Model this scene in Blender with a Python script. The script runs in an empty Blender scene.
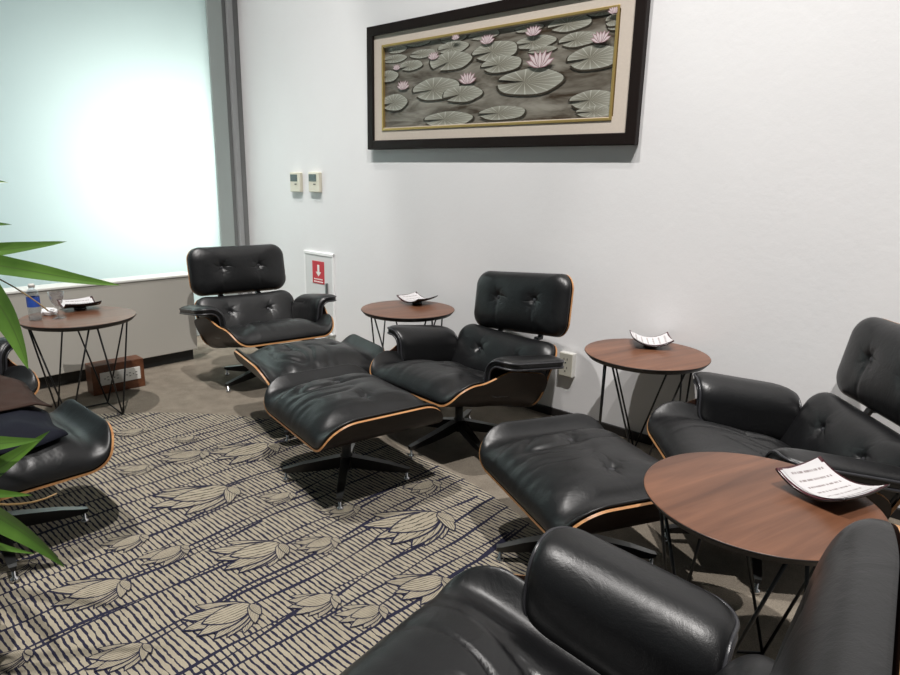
import bpy, math, random
from mathutils import Vector, Matrix, noise
C = bpy.context.scene.collection
PI = math.pi
R = math.radians

# ------------------------------------------------------------------ helpers
class MB:
    """collects geometry for ONE mesh"""
    def __init__(s): s.v, s.f, s.m, s.uv, s.sm = [], [], [], [], []
    def add(s, verts, faces, mat=0, uvs=None, smooth=True):
        o = len(s.v); s.v += [tuple(p) for p in verts]
        s.uv += list(uvs) if uvs else [(0.0, 0.0)] * len(verts)
        for i, f in enumerate(faces):
            s.f.append([o + k for k in f]); s.m.append(mat[i] if isinstance(mat, (list, tuple)) else mat); s.sm.append(smooth)
        return s
    def box(s, lo, hi, mat=0, M=None, bevel=0.0):
        (x0, y0, z0), (x1, y1, z1) = lo, hi
        if bevel <= 0:
            P = [Vector(p) for p in ((x0,y0,z0),(x1,y0,z0),(x1,y1,z0),(x0,y1,z0),(x0,y0,z1),(x1,y0,z1),(x1,y1,z1),(x0,y1,z1))]
            F = [(0,3,2,1),(4,5,6,7),(0,1,5,4),(1,2,6,5),(2,3,7,6),(3,0,4,7)]
        else:
            import bmesh
            bm = bmesh.new(); bmesh.ops.create_cube(bm, size=1)
            for v in bm.verts:
                v.co = Vector(((x0+x1)/2 + v.co.x*(x1-x0), (y0+y1)/2 + v.co.y*(y1-y0), (z0+z1)/2 + v.co.z*(z1-z0)))
            bmesh.ops.bevel(bm, geom=bm.edges[:], offset=bevel, segments=2, affect='EDGES', profile=0.5)
            bm.verts.index_update()
            P = [v.co.copy() for v in bm.verts]; F = [[v.index for v in f.verts] for f in bm.faces]; bm.free()
        if M: P = [M @ p for p in P]
        return s.add(P, F, mat, smooth=False)
    def lathe(s, prof, n=32, c=(0,0,0), mat=0, M=None, cap=True, smooth=True):
        P, F, k = [], [], len(prof)
        for i in range(n):
            a = 2*PI*i/n
            for r, z in prof: P.append(Vector((c[0]+r*math.cos(a), c[1]+r*math.sin(a), c[2]+z)))
        mats = []
        for i in range(n):
            j = (i+1) % n
            for q in range(k-1):
                F.append((i*k+q, j*k+q, j*k+q+1, i*k+q+1)); mats.append(mat[q] if isinstance(mat, (list,tuple)) else mat)
        if cap:
            F.append([i*k for i in range(n)][::-1]); mats.append(mats[0])
            F.append([i*k+k-1 for i in range(n)]); mats.append(mats[k-2])
        if M: P = [M @ p for p in P]
        return s.add(P, F, mats, smooth=smooth)
    def tube(s, pts, r, n=8, mat=0, closed=False, cap=True):
        pts = [Vector(p) for p in pts]; N = len(pts); P, F = [], []
        rr = r if isinstance(r, (list, tuple)) else [r]*N
        up = None
        for i in range(N):
            a = pts[(i-1) % N] if (closed or i > 0) else pts[i]
            b = pts[(i+1) % N] if (closed or i < N-1) else pts[i]
            d = (b-a).normalized()
            if up is None:
                up = Vector((0,0,1)) if abs(d.z) < .9 else Vector((1,0,0))
            u = (up - d*up.dot(d))
            if u.length < 1e-5: u = d.orthogonal()
            u.normalize(); w = d.cross(u); up = u
            for k in range(n):
                t = 2*PI*k/n; P.append(pts[i] + (u*math.cos(t) + w*math.sin(t))*rr[i])
        for i in range(N if closed else N-1):
            j = (i+1) % N
            for k in range(n):
                l = (k+1) % n; F.append((i*n+k, i*n+l, j*n+l, j*n+k))
        if cap and not closed:
            F.append(list(range(n))[::-1]); F.append([(N-1)*n+k for k in range(n)])
        return s.add(P, F, mat)
    def build(s, name, mats, parent=None):
        me = bpy.data.meshes.new(name); me.from_pydata(s.v, [], s.f)
        for m in (mats if isinstance(mats, (list, tuple)) else [mats]): me.materials.append(m)
        me.polygons.foreach_set('material_index', s.m)
        me.polygons.foreach_set('use_smooth', s.sm)
        uvl = me.uv_layers.new(name='UVMap')
        li = [0]*len(me.loops); me.loops.foreach_get('vertex_index', li)
        flat = []
        for i in li: flat += s.uv[i]
        uvl.data.foreach_set('uv', flat)
        me.update()
        o = bpy.data.objects.new(name, me); C.objects.link(o)
        if parent: o.parent = parent
        return o

def tag(o, label=None, cat=None, group=None, kind=None):
    if label: o['label'] = label
    if cat: o['category'] = cat
    if group: o['group'] = group
    if kind: o['kind'] = kind
    return o

def empty(name, loc=(0,0,0), rz=0.0):
    o = bpy.data.objects.new(name, None); C.objects.link(o)
    o.location = loc; o.rotation_euler = (0, 0, rz); o.empty_display_size = .1
    return o

def copy_tree(o, parent=None):
    c = o.copy(); C.objects.link(c)
    if parent: c.parent = parent
    for ch in [q for q in bpy.data.objects if q.parent == o]: copy_tree(ch, c)
    return c

# ------------------------------------------------------------------ materials
def mat(name):
    m = bpy.data.materials.new(name); m.use_nodes = True
    nt = m.node_tree; b = nt.nodes['Principled BSDF']
    return m, nt, b
def N(nt, typ, **kw):
    n = nt.nodes.new(typ)
    for k, v in kw.items():
        if k in n.inputs: n.inputs[k].default_value = v
        else: setattr(n, k, v)
    return n
def math_(nt, op, a, b=None, c=None):
    n = nt.nodes.new('ShaderNodeMath'); n.operation = op
    for i, x in enumerate((a, b, c)):
        if x is None: continue
        if isinstance(x, (int, float)): n.inputs[i].default_value = x
        else: nt.links.new(x, n.inputs[i])
    return n.outputs[0]
def mixc(nt, fac, a, b):
    n = nt.nodes.new('ShaderNodeMix'); n.data_type = 'RGBA'
    for sock, x in ((n.inputs[0], fac), (n.inputs[6], a), (n.inputs[7], b)):
        if isinstance(x, (int, float)): sock.default_value = x
        elif isinstance(x, tuple): sock.default_value = x if len(x) == 4 else x + (1,)
        else: nt.links.new(x, sock)
    return n.outputs[2]
def coords(nt, scale=(1,1,1), kind='Object', rot=(0,0,0)):
    tc = nt.nodes.new('ShaderNodeTexCoord'); mp = nt.nodes.new('ShaderNodeMapping')
    mp.inputs['Scale'].default_value = scale; mp.inputs['Rotation'].default_value = rot
    nt.links.new(tc.outputs[kind], mp.inputs[0]); return mp.outputs[0]
def noise_n(nt, vec, scale=5, detail=2, rough=.5, dist=0):
    n = N(nt, 'ShaderNodeTexNoise', Scale=scale, Detail=detail, Roughness=rough, Distortion=dist)
    if vec is not None: nt.links.new(vec, n.inputs['Vector'])
    return n.outputs[0]
def bump(nt, b, h, strength=.2, dist=.01):
    n = N(nt, 'ShaderNodeBump', Strength=strength, Distance=dist)
    nt.links.new(h, n.inputs['Height']); nt.links.new(n.outputs[0], b.inputs['Normal'])
def simple(name, col, rough=.5, metal=0.0, spec=.5, var=0.0, vscale=20):
    m, nt, b = mat(name)
    b.inputs['Roughness'].default_value = rough; b.inputs['Metallic'].default_value = metal
    b.inputs['Specular IOR Level'].default_value = spec
    if var > 0:
        f = noise_n(nt, coords(nt), vscale, 3)
        c2 = tuple(min(1, x*(1+var)) for x in col); c1 = tuple(x*(1-var) for x in col)
        nt.links.new(mixc(nt, f, c1, c2), b.inputs['Base Color'])
    else: b.inputs['Base Color'].default_value = col + (1,)
    return m

def leather(name, col=(.0055, .0056, .0062), rough=.375):
    m, nt, b = mat(name)
    b.inputs['Base Color'].default_value = col + (1,)
    b.inputs['Specular IOR Level'].default_value = .5
    v = coords(nt)
    wr = noise_n(nt, v, 16, 4, .6, .6)
    vo = N(nt, 'ShaderNodeTexVoronoi', Scale=420.0); nt.links.new(v, vo.inputs['Vector'])
    h = math_(nt, 'ADD', math_(nt, 'MULTIPLY', wr, 1.0), math_(nt, 'MULTIPLY', vo.outputs['Distance'], .05))
    bump(nt, b, h, .22, .008)
    rg = math_(nt, 'MULTIPLY_ADD', noise_n(nt, v, 9, 3), .16, rough - .08)
    nt.links.new(rg, b.inputs['Roughness'])
    return m
LEATHER = leather('black_leather')
PIPING = leather('leather_piping', (.030, .030, .034), .30)

def wood(name, c1, c2, scale=(3, 40, 40), rough=.35, detail=4, spec=.5, kind='Object', bands=.5):
    m, nt, b = mat(name)
    v = coords(nt, scale, kind)
    g = noise_n(nt, v, 1.0, detail, .6, .8)
    g2 = noise_n(nt, coords(nt, tuple(x*.22 for x in scale), kind), 1.0, 2, .5, .4)
    f = math_(nt, 'ADD', math_(nt, 'MULTIPLY', g, 1-bands), math_(nt, 'MULTIPLY', g2, bands))
    rp = nt.nodes.new('ShaderNodeMapRange'); rp.inputs[1].default_value = .36; rp.inputs[2].default_value = .64
    nt.links.new(f, rp.inputs[0])
    nt.links.new(mixc(nt, rp.outputs[0], c1, c2), b.inputs['Base Color'])
    b.inputs['Roughness'].default_value = rough; b.inputs['Specular IOR Level'].default_value = spec
    return m
ROSEWOOD = wood('dark_rosewood', (.006, .003, .0022), (.017, .007, .0045), (40, 4, 40), .36, spec=.22)
PLYEDGE = wood('plywood_edge', (.34, .15, .055), (.55, .29, .12), (10, 10, 300), .4)
WALNUT = wood('walnut_veneer', (.058, .022, .011), (.185, .080, .043), (24, 1.6, 20), .36, 5, .4)
BOXWOOD = wood('stained_wood', (.065, .02, .009), (.17, .062, .026), (4, 40, 40), .4)
BLACKEDGE = simple('black_edge_band', (.014, .010, .009), .5)
BLACKMETAL = simple('black_metal', (.008, .008, .009), .35, 0.0, .5)
CHROME = simple('chrome', (.75, .75, .76), .12, 1.0)
ALU = simple('brushed_aluminium', (.30, .31, .31), .32, 1.0)
WHITEPLASTIC = simple('white_plastic', (.72, .71, .67), .4)
CREAMPLASTIC = simple('cream_plastic', (.66, .63, .52), .4)
SCREEN = simple('grey_green_display', (.05, .075, .075), .25)
DARKHOLE = simple('dark_slot', (.02, .02, .02), .6)
REDSIGN = simple('red_sign', (.52, .015, .03), .4)
SIGNWHITE = simple('sign_white', (.85, .82, .80), .5)

def wall_mat():
    m, nt, b = mat('white_wall_paint')
    v = coords(nt)
    f = noise_n(nt, v, 1.3, 3, .6)
    nt.links.new(mixc(nt, f, (.72, .715, .72), (.80, .795, .80)), b.inputs['Base Color'])
    b.inputs['Roughness'].default_value = .62
    bump(nt, b, noise_n(nt, v, 30, 4, .6), .08, .01)
    return m
WALL = wall_mat()
CEIL = simple('ceiling_paint', (.55, .55, .55), .8)
def carpet_mat():
    m, nt, b = mat('taupe_carpet')
    v = coords(nt)
    f = math_(nt, 'ADD', math_(nt, 'MULTIPLY', noise_n(nt, v, 190, 3, .7), .6), math_(nt, 'MULTIPLY', noise_n(nt, v, 12, 3, .6), .4))
    rp = nt.nodes.new('ShaderNodeMapRange'); rp.inputs[1].default_value = .33; rp.inputs[2].default_value = .67
    nt.links.new(f, rp.inputs[0])
    nt.links.new(mixc(nt, rp.outputs[0], (.155, .131, .104), (.285, .247, .198)), b.inputs['Base Color'])
    b.inputs['Roughness'].default_value = .95; b.inputs['Specular IOR Level'].default_value = .1
    bump(nt, b, noise_n(nt, v, 260, 2), .5, .01)
    return m
CARPET = carpet_mat()

NAVY = (.022, .022, .040); BEIGE1 = (.26, .228, .172); BEIGE2 = (.39, .348, .268)
def rug_ground():
    m, nt, b = mat('rug_pile_with_lines')
    tc = nt.nodes.new('ShaderNodeTexCoord'); sp = nt.nodes.new('ShaderNodeSeparateXYZ')
    nt.links.new(tc.outputs['Object'], sp.inputs[0]); X, Y = sp.outputs[0], sp.outputs[1]
    def n2(sx, sy, det=2):
        cb = nt.nodes.new('ShaderNodeCombineXYZ')
        nt.links.new(math_(nt, 'MULTIPLY', X, sx), cb.inputs[0]); nt.links.new(math_(nt, 'MULTIPLY', Y, sy), cb.inputs[1])
        return noise_n(nt, cb.outputs[0], 1.0, det, .5)
    # long stems: bands along y
    xw = math_(nt, 'ADD', X, math_(nt, 'MULTIPLY_ADD', n2(.8, 1.6), .10, -.05))
    vs = N(nt, 'ShaderNodeTexVoronoi', voronoi_dimensions='1D', feature='DISTANCE_TO_EDGE', Scale=7.0, Randomness=1.0)
    nt.links.new(xw, vs.inputs['W'])
    vc = N(nt, 'ShaderNodeTexVoronoi', voronoi_dimensions='1D', feature='F1', Scale=7.0, Randomness=1.0)
    nt.links.new(xw, vc.inputs['W'])
    sc = nt.nodes.new('ShaderNodeSeparateColor'); nt.links.new(vc.outputs['Color'], sc.inputs[0])
    stemw = math_(nt, 'MULTIPLY_ADD', n2(5, 3.0), .10, -.018)
    stem = math_(nt, 'LESS_THAN', vs.outputs['Distance'], stemw)
    # cross strokes
    yw = math_(nt, 'ADD', Y, math_(nt, 'MULTIPLY_ADD', n2(5, 5), .016, -.008))
    yw = math_(nt, 'ADD', yw, math_(nt, 'MULTIPLY_ADD', n2(45, 40), .006, -.003))
    yw = math_(nt, 'ADD', yw, math_(nt, 'MULTIPLY', sc.outputs[0], .09))
    fr = math_(nt, 'FRACT', math_(nt, 'DIVIDE', yw, .0165))
    tri = math_(nt, 'ABSOLUTE', math_(nt, 'SUBTRACT', fr, .5))
    wv = math_(nt, 'MULTIPLY_ADD', n2(22, 60, 3), .62, -.135)
    stroke = math_(nt, 'LESS_THAN', tri, wv)
    ln = math_(nt, 'MAXIMUM', stem, stroke)
    pile = mixc(nt, noise_n(nt, tc.outputs['Object'], 7, 4, .6), BEIGE1, BEIGE2)
    nt.links.new(mixc(nt, ln, pile, NAVY), b.inputs['Base Color'])
    b.inputs['Roughness'].default_value = .95; b.inputs['Specular IOR Level'].default_value = .08
    bump(nt, b, noise_n(nt, tc.outputs['Object'], 320, 2), .4, .006)
    return m
def rug_petal():
    m, nt, b = mat('rug_petal_hatching')
    tc = nt.nodes.new('ShaderNodeTexCoord'); sp = nt.nodes.new('ShaderNodeSeparateXYZ')
    nt.links.new(tc.outputs['UV'], sp.inputs[0])
    w = noise_n(nt, tc.outputs['Object'], 60, 2)
    fr = math_(nt, 'FRACT', math_(nt, 'ADD', sp.outputs[1], math_(nt, 'MULTIPLY', w, .9)))
    ln = math_(nt, 'LESS_THAN', fr, math_(nt, 'MULTIPLY_ADD', noise_n(nt, tc.outputs['Object'], 30, 2), .6, -.06))
    pile = mixc(nt, noise_n(nt, tc.outputs['Object'], 7, 4, .6), BEIGE1, BEIGE2)
    nt.links.new(mixc(nt, ln, pile, (.075, .067, .055)), b.inputs['Base Color'])
    b.inputs['Roughness'].default_value = .95; b.inputs['Specular IOR Level'].default_value = .08
    return m
RUG = rug_ground(); PETAL = rug_petal(); RUGNAVY = simple('rug_navy_yarn', NAVY, .95, spec=.08)

# ------------------------------------------------------------------ camera (measured from the photograph's perspective)
def make_camera():
    f, yaw, pitch, roll, H = 647.7181780778086, 0.727744891086299, 0.24138038540052623, 0.021895336653553907, 1.1928878383881738
    cy, sy, cp, sp = math.cos(yaw), math.sin(yaw), math.cos(pitch), math.sin(pitch)
    fwd = Vector((-sy*cp, cy*cp, -sp)); right = Vector((cy, sy, 0)); up = right.cross(fwd)
    r2 = right*math.cos(roll) + up*math.sin(roll); u2 = up*math.cos(roll) - right*math.sin(roll)
    cam = bpy.data.cameras.new('camera'); co = bpy.data.objects.new('camera', cam); C.objects.link(co)
    cam.sensor_width = 36; cam.lens = f/900*36; cam.clip_start = .02
    co.matrix_world = Matrix(((r2.x, u2.x, -fwd.x, 0), (r2.y, u2.y, -fwd.y, 0), (r2.z, u2.z, -fwd.z, H), (0,0,0,1)))
    bpy.context.scene.camera = co
make_camera()

# ------------------------------------------------------------------ the setting
WY = 2.749                                  # main wall plane
def struct(name, mb, m): return tag(mb.build(name, m), kind='structure')
struct('floor', MB().box((-6.2, -2.6, -.12), (2.6, WY+.1, 0)), CARPET)
struct('wall_back', MB().box((-4.64, WY, 0), (2.6, WY+.12, 7.2)), WALL)
struct('ceiling', MB().box((-4.7, -2.6, 7.2), (2.6, WY+.12, 7.3)), CEIL)
struct('baseboard_back', MB().box((-4.6, WY-.012, 0), (2.6, WY+.004, .042), bevel=.003), simple('dark_skirting', (.012, .010, .010), .5))
# frosted window on the left, its column and rails
GX = -4.58
ALUFRAME = simple('grey_anodised_frame', (.36, .40, .39), .5, 0.0, .4)
DARKFRAME = simple('darker_grey_gasket', (.22, .225, .225), .5)
def glass_frosted():
    m, nt, b = mat('frosted_glass')
    nt.nodes.remove(b); out = nt.nodes['Material Output']
    tr = N(nt, 'ShaderNodeBsdfTranslucent'); tr.inputs[0].default_value = (.86, .94, .92, 1)
    gl = N(nt, 'ShaderNodeBsdfGlossy', Roughness=.25); gl.inputs[0].default_value = (.8, .85, .85, 1)
    df = N(nt, 'ShaderNodeBsdfDiffuse'); df.inputs[0].default_value = (.55, .68, .68, 1)
    mx = N(nt, 'ShaderNodeMixShader'); mx.inputs[0].default_value = .25
    nt.links.new(tr.outputs[0], mx.inputs[1]); nt.links.new(df.outputs[0], mx.inputs[2])
    m2 = N(nt, 'ShaderNodeMixShader'); m2.inputs[0].default_value = .04
    nt.links.new(mx.outputs[0], m2.inputs[1]); nt.links.new(gl.outputs[0], m2.inputs[2])
    nt.links.new(m2.outputs[0], out.inputs[0]); return m
w = struct('window_1', MB().box((GX-.006, -2.6, .09), (GX+.006, 2.52, 7.2)), glass_frosted())
struct('trim_1', MB().box((GX-.05, -2.6, .0), (GX+.03, 2.52, .09), bevel=.004), ALUFRAME)
tr = MB()
tr.box((GX-.12, 2.505, 0), (GX+.02, 2.62, 7.2), 0, bevel=.004)
tr.box((GX-.12, 2.62, 0), (GX+.005, 2.655, 7.2), 1); tr.box((GX-.12, 2.655, 0), (GX+.03, 2.70, 7.2), 2, bevel=.006)
tr.box((GX-.12, 2.70, 0), (GX+.01, WY+.02, 7.2), 1)
struct('trim_2', tr, [ALUFRAME, DARKFRAME, simple('grey_post', (.34, .345, .35), .45)])
# low convector cabinet under the window
CX = -3.945
GREYPANEL = simple('grey_beige_panel', (.47, .45, .405), .5, 0, .4)
cv = empty('convector_cabinet', (CX-.15, 0, 0))
tag(cv, 'long low grey-beige heater cabinet with white top below the frosted window', 'cabinet')
def rel(mb, o): mb.v = [(p[0]-o[0], p[1]-o[1], p[2]-o[2]) for p in mb.v]; return mb
o0 = (CX-.15, 0, 0)
rel(MB().box((CX-.12, -2.6, .075), (CX, 1.955, .553), bevel=.004), o0).build('cabinet_panel', GREYPANEL, cv)
rel(MB().box((CX-.13, -2.6, .553), (CX+.006, 1.96, .568), bevel=.004), o0).build('cabinet_top', simple('white_sill', (.74, .74, .70), .4), cv)
rel(MB().box((CX-.11, -2.6, 0), (CX-.04, 1.94, .075)), o0).build('plinth', simple('black_plinth', (.012, .013, .013), .5), cv)

# ------------------------------------------------------------------ round rug with lotus flowers
RC = (-1.841, .012); RR = 1.871
FLOWERS = [(-1.845,0.626,0.177,-109), (-2.057,0.776,0.116,-97), (-1.898,0.836,0.124,-96), (-1.528,0.553,0.125,-108), (-1.721,0.341,0.10,-97), (-2.158,0.477,0.12,-93), (-1.472,0.829,0.178,-108), (-1.680,1.064,0.202,-115), (-1.584,1.207,0.126,-110), (-1.337,1.014,0.125,-117), (-1.201,1.075,0.115,-111), (-2.163,1.155,0.266,-110), (-2.549,1.251,0.177,-114), (-2.422,1.501,0.247,-100), (-2.572,1.030,0.134,-112), (-1.951,1.294,0.111,-115), (-2.990,1.186,0.124,-105), (-2.731,1.307,0.095,-106), (-1.443,1.576,0.265,-108), (-1.632,1.748,0.131,-100), (-1.164,1.299,0.166,-118), (-1.180,1.812,0.133,-111), (-1.648,1.860,0.075,-105), (-1.699,1.399,0.121,-115),
           (-1.95,.30,.2,-106), (-1.35,.42,.16,-110), (-1.05,.75,.2,-108), (-2.35,.15,.22,-104), (-2.85,.65,.2,-108), (-2.6,-.2,.18,-105), (-1.6,-.1,.22,-110), (-2.0,-.5,.2,-106), (-1.1,-.3,.18,-108), (-3.2,.2,.2,-104), (-.9,.2,.15,-110), (-2.8,-.9,.2,-108), (-1.4,-1.1,.22,-105)]
def make_rug():
    mb = MB(); zt = .004
    n = 128
    prof = [(RR, 0), (RR, zt-.0015), (RR-.004, zt), (0.001, zt)]
    mb.lathe(prof, n, (0,0,0), 0, cap=False, smooth=False)
    rnd = random.Random(3)
    zc = zt + .0002
    def petal(ox, oy, ang, L, W, z, tip=.75, hatch=6):
        """pointed lens; navy outline below, hatched pile above"""
        ca, sa = math.cos(ang), math.sin(ang)
        K = 14
        for layer in (0, 1):
            P, UV = [], []
            g = max(.0028, .035*L) if layer == 0 else 0.0
            lw, ll, l0 = (W/2 + g, L + g*1.6, -g) if layer == 0 else (W/2, L, 0)
            for i in range(K+1):
                t = i/K
                h = lw * (math.sin(PI*min(1, t**tip)) ** .75 if 0 < t < 1 else 0)
                x = l0 + (ll-l0)*t
                bend = .10*L*math.sin(PI*t)*(1 if W > 0 else -1)*.4
                for sgn in (1, -1):
                    xx, yy = x, sgn*h + bend
                    P.append((ox + xx*ca - yy*sa, oy + xx*sa + yy*ca, z + layer*.00025)); UV.append((t, (sgn*h/(W/2))*hatch*.5))
            F = [(2*i+1, 2*i+3, 2*i+2, 2*i) for i in range(K)]
            mb.add(P, F, 1 if layer == 0 else 2, UV, smooth=False)
    for k, (x, y, L, a) in enumerate(FLOWERS):
        x -= RC[0]; y -= RC[1]; a = R(a)
        if math.hypot(x, y) > RR-.06: continue
        z = zc
        h = 5 if L > .2 else 7
        J = lambda s: rnd.uniform(-s, s)
        spec = [(-24, .90, .24), (66, .60, .20), (52, .74, .24), (-10, 1.02, .30), (40, .84, .26), (8, 1.0, .30), (24, .92, .30), (6, .80, .40), (84, .46, .16), (104, .34, .13)]
        for da, l, wd in spec:
            petal(x, y, a + R(da + J(4)), L*l*(1+J(.07)), L*wd, z, .8, h); z += .0005
        # stem running on from the calyx
        sl = rnd.uniform(.25, .6)
        P = []
        for i in range(9):
            t = i/8; xx = x + .015*math.sin(t*4+k); yy = y + sl*t
            if math.hypot(xx, yy) > RR - .02: break
            wv = .0045 + .0025*math.sin(k*3+t*9)
            P += [(xx-wv, yy, zc), (xx+wv, yy, zc)]
        if len(P) >= 4: mb.add(P, [(2*i, 2*i+1, 2*i+3, 2*i+2) for i in range(len(P)//2-1)], 1, smooth=False)
    o = mb.build('round_rug', [RUG, RUGNAVY, PETAL]); o.location = (RC[0], RC[1], 0)
    tag(o, 'large round beige rug with navy lines and lotus flowers on the taupe carpet', 'rug')
make_rug()

# ------------------------------------------------------------------ lounge chair
def rr_perimeter(a, b, rc, n):
    """n points evenly round a rounded rectangle (half sizes a, b)"""
    segs = []
    sx, sy = a-rc, b-rc
    arc = rc*PI/2
    parts = [('l', (a, 0), (a, sy)), ('a', (sx, sy), 0), ('l', (sx, b), (-sx, b)), ('a', (-sx, sy), 90), ('l', (-a, sy), (-a, -sy)),
             ('a', (-sx, -sy), 180), ('l', (-sx, -b), (sx, -b)), ('a', (sx, -sy), 270), ('l', (a, -sy), (a, 0))]
    lens = [arc if p[0] == 'a' else math.hypot(p[2][0]-p[1][0], p[2][1]-p[1][1]) for p in parts]
    tot = sum(lens); out = []
    for i in range(n):
        d = tot*i/n; k = 0
        while d > lens[k] and k < len(parts)-1: d -= lens[k]; k += 1
        p = parts[k]
        if p[0] == 'l':
            t = d/lens[k] if lens[k] > 0 else 0
            out.append((p[1][0]+(p[2][0]-p[1][0])*t, p[1][1]+(p[2][1]-p[1][1])*t))
        else:
            an = R(p[2]) + d/rc; out.append((p[1][0]+rc*math.cos(an), p[1][1]+rc*math.sin(an)))
    return out

def bend_fn(flat, Rb, maxdeg, lean=1.0):
    mx = R(maxdeg)
    def f(s, t, off):
        sg = 1 if s >= 0 else -1; a = abs(s)
        if a <= flat: x, z, an = a, 0.0, 0.0
        else:
            an = min((a-flat)/Rb, mx)
            x = flat + Rb*math.sin(an); z = Rb*(1-math.cos(an))
            ex = a - flat - an*Rb
            if ex > 0: x += ex*math.cos(an); z += ex*math.sin(an)
        return Vector((sg*(x - off*math.sin(an*lean)), t, z + off*math.cos(an*lean)))
    return f

NS = 168
def shell_mesh(a, b, rc, bend, M, th=.008, ear=0.0):
    mb = MB(); B = rr_perimeter(a, b, rc, NS)
    if ear:   # the sides climb towards the armrests
        sm = lambda q: max(0, min(1, q))**2*(3-2*max(0, min(1, q)))
        B = [(p[0] + (1 if p[0] > 0 else -1)*ear*sm((abs(p[0])-.20)/.15)*sm((.17-p[1])/.15), p[1]) for p in B]
    rings = [0.02, .15, .3, .45, .6, .72, .82, .9, .96, 1.0]
    P, F, m = [], [], []
    def pt(r, k, off): return M @ bend(B[k][0]*r, B[k][1]*r, off)
    for off in (0.0, -th):
        for r in rings:
            for k in range(NS): P.append(pt(r, k, off))
    nr = len(rings)
    for layer in (0, 1):
        o = layer*nr*NS
        for i in range(nr-1):
            for k in range(NS):
                l = (k+1) % NS; q = (o+i*NS+k, o+(i+1)*NS+k, o+(i+1)*NS+l, o+i*NS+l)
                F.append(q if layer == 0 else q[::-1]); m.append(0)
        c = list(range(o, o+NS)); F.append(c if layer == 0 else c[::-1]); m.append(0)
    mb.add(P, F, m)
    E = []
    for off in (0.0, -th):
        for k in range(NS): E.append(pt(1.0, k, off))
    mb.add(E, [(k, NS+k, NS+(k+1) % NS, (k+1) % NS) for k in range(NS)], 1, smooth=False)
    return mb

def cushion_mesh(a, b, rc, bend, M, Tt, Tb, base, buttons=(), crease=None, nP=3.0, mP=2.2, seed=0.0, wr=.0, side=0.0):
    mb = MB(); B = rr_perimeter(a, b, rc, NS); P = []
    rings = ring_profile(nP, 2/mP, 1.0); K = len(rings)-1
    def disp(s, t):
        d = 0.0
        for ib, (bs, bt) in enumerate(buttons):
            r = math.hypot(s-bs, t-bt)
            d -= .013*math.exp(-(r/.016)**2) + .009*math.exp(-(r/.05)**2)
            an = math.atan2(t-bt, s-bs)
            q = max(0, 1 - abs(math.sin(3.5*an + seed + ib*1.3 + .5*math.sin(r*60)))/.38)
            d -= .0042*q*math.exp(-((r-.022)/.03)**2)
        if crease: d += crease(s, t)
        if wr: d += wr*noise.noise(Vector((s*14+seed, t*5, seed)))
        return d
    for rho, hh in rings:
        ht = base + (Tt*hh if hh > 0 else Tb*hh); cs = max(0, hh)
        for k in range(NS):
            s, t = B[k][0]*rho, B[k][1]*rho
            sd = 1 - side*sm01((abs(s)-.13)/.22)
            P.append(M @ bend(s, t, base + (ht-base)*sd + (disp(s, t)*cs**.6 if cs > 0 else 0)))
    F = []
    for i in range(K):
        for k in range(NS):
            l = (k+1) % NS; F.append((i*NS+k, (i+1)*NS+k, (i+1)*NS+l, i*NS+l))
    F.append(list(range(NS))); F.append([K*NS+k for k in range(NS)][::-1])
    mb.add(P, F, 0)
    return mb

def sm01(q): q = max(0, min(1, q)); return q*q*(3-2*q)
def ring_profile(n, m_top, m_bot, inner=26, edge=16, under=12):
    """(rho, height -1..1) rings of a pillow: even inside, dense round the rim"""
    out = []
    r0 = .72
    for i in range(inner):
        rho = max(.012, r0*i/inner); out.append((rho, math.sqrt(1-rho**n)**m_top))
    p0 = math.asin(r0**(n/2))
    for i in range(edge+1):
        p = p0 + (PI/2-p0)*i/edge; out.append((math.sin(p)**(2/n), max(0, math.cos(p))**m_top))
    for i in range(1, under+1):
        p = PI/2*(1-i/under)**1.0; out.append((max(.02, math.sin(p)**(2/n)), -(math.cos(p)**m_bot)))
    return out

def frame(cx, cy, cz, xdir, tdir, ndir):
    return Matrix(((xdir[0], tdir[0], ndir[0], cx), (xdir[1], tdir[1], ndir[1], cy), (xdir[2], tdir[2], ndir[2], cz), (0,0,0,1)))
def seat_frame(cy, cz, deg):
    a = R(deg); return frame(0, cy, cz, (1,0,0), (0, math.cos(a), math.sin(a)), (0, -math.sin(a), math.cos(a)))
def back_frame(cy, cz, deg):
    a = R(deg); return frame(0, cy, cz, (1,0,0), (0, -math.sin(a), math.cos(a)), (0, math.cos(a), math.sin(a)))

SEATB = bend_fn(.205, .085, 64); SEATC = bend_fn(.205, .085, 64, .32); BACKB = bend_fn(.10, .48, 34); HEADB = bend_fn(.12, .62, 26)

def seat_creases(seed, amp, ks=11.0):
    def f(s, t):
        # folds running front to back, strongest towards the front edge
        ww = noise.noise(Vector((s*ks + .9*noise.noise(Vector((s*4, t*5, seed))), t*3.0, seed)))
        r = (1 - min(1, abs(ww)*5.0))
        g = max(0, noise.noise(Vector((s*3.5+5, t*4.0, seed+7)))*.9+.45)
        w2 = noise.noise(Vector((s*ks*2.1, t*4.0, seed+9)))
        r2 = (1 - min(1, abs(w2)*4.0))*max(0, abs(t)/.27-.45)
        fo = max(0, 1 - max(0, abs(s)-.17)/.10)
        r *= fo; r2 *= fo
        return -amp*(r**1.4)*g - amp*.45*r2 + .006*noise.noise(Vector((s*5, t*5, seed+3)))
    return f

def button(parent, bend, M, s, t, off):
    mb = MB()
    prof = [(.0135, -.004), (.0135, 0), (.011, .003), (.006, .0045), (.0005, .005)]
    p0 = bend(s, t, off); p1 = bend(s, t, off+.01); n = (p1-p0).normalized()
    q = n.to_track_quat('Z', 'Y').to_matrix().to_4x4()
    mb.lathe(prof, 14, (0,0,0), 0, M @ Matrix.Translation(p0) @ q)
    return mb.build('button', PIPING, parent)

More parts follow.
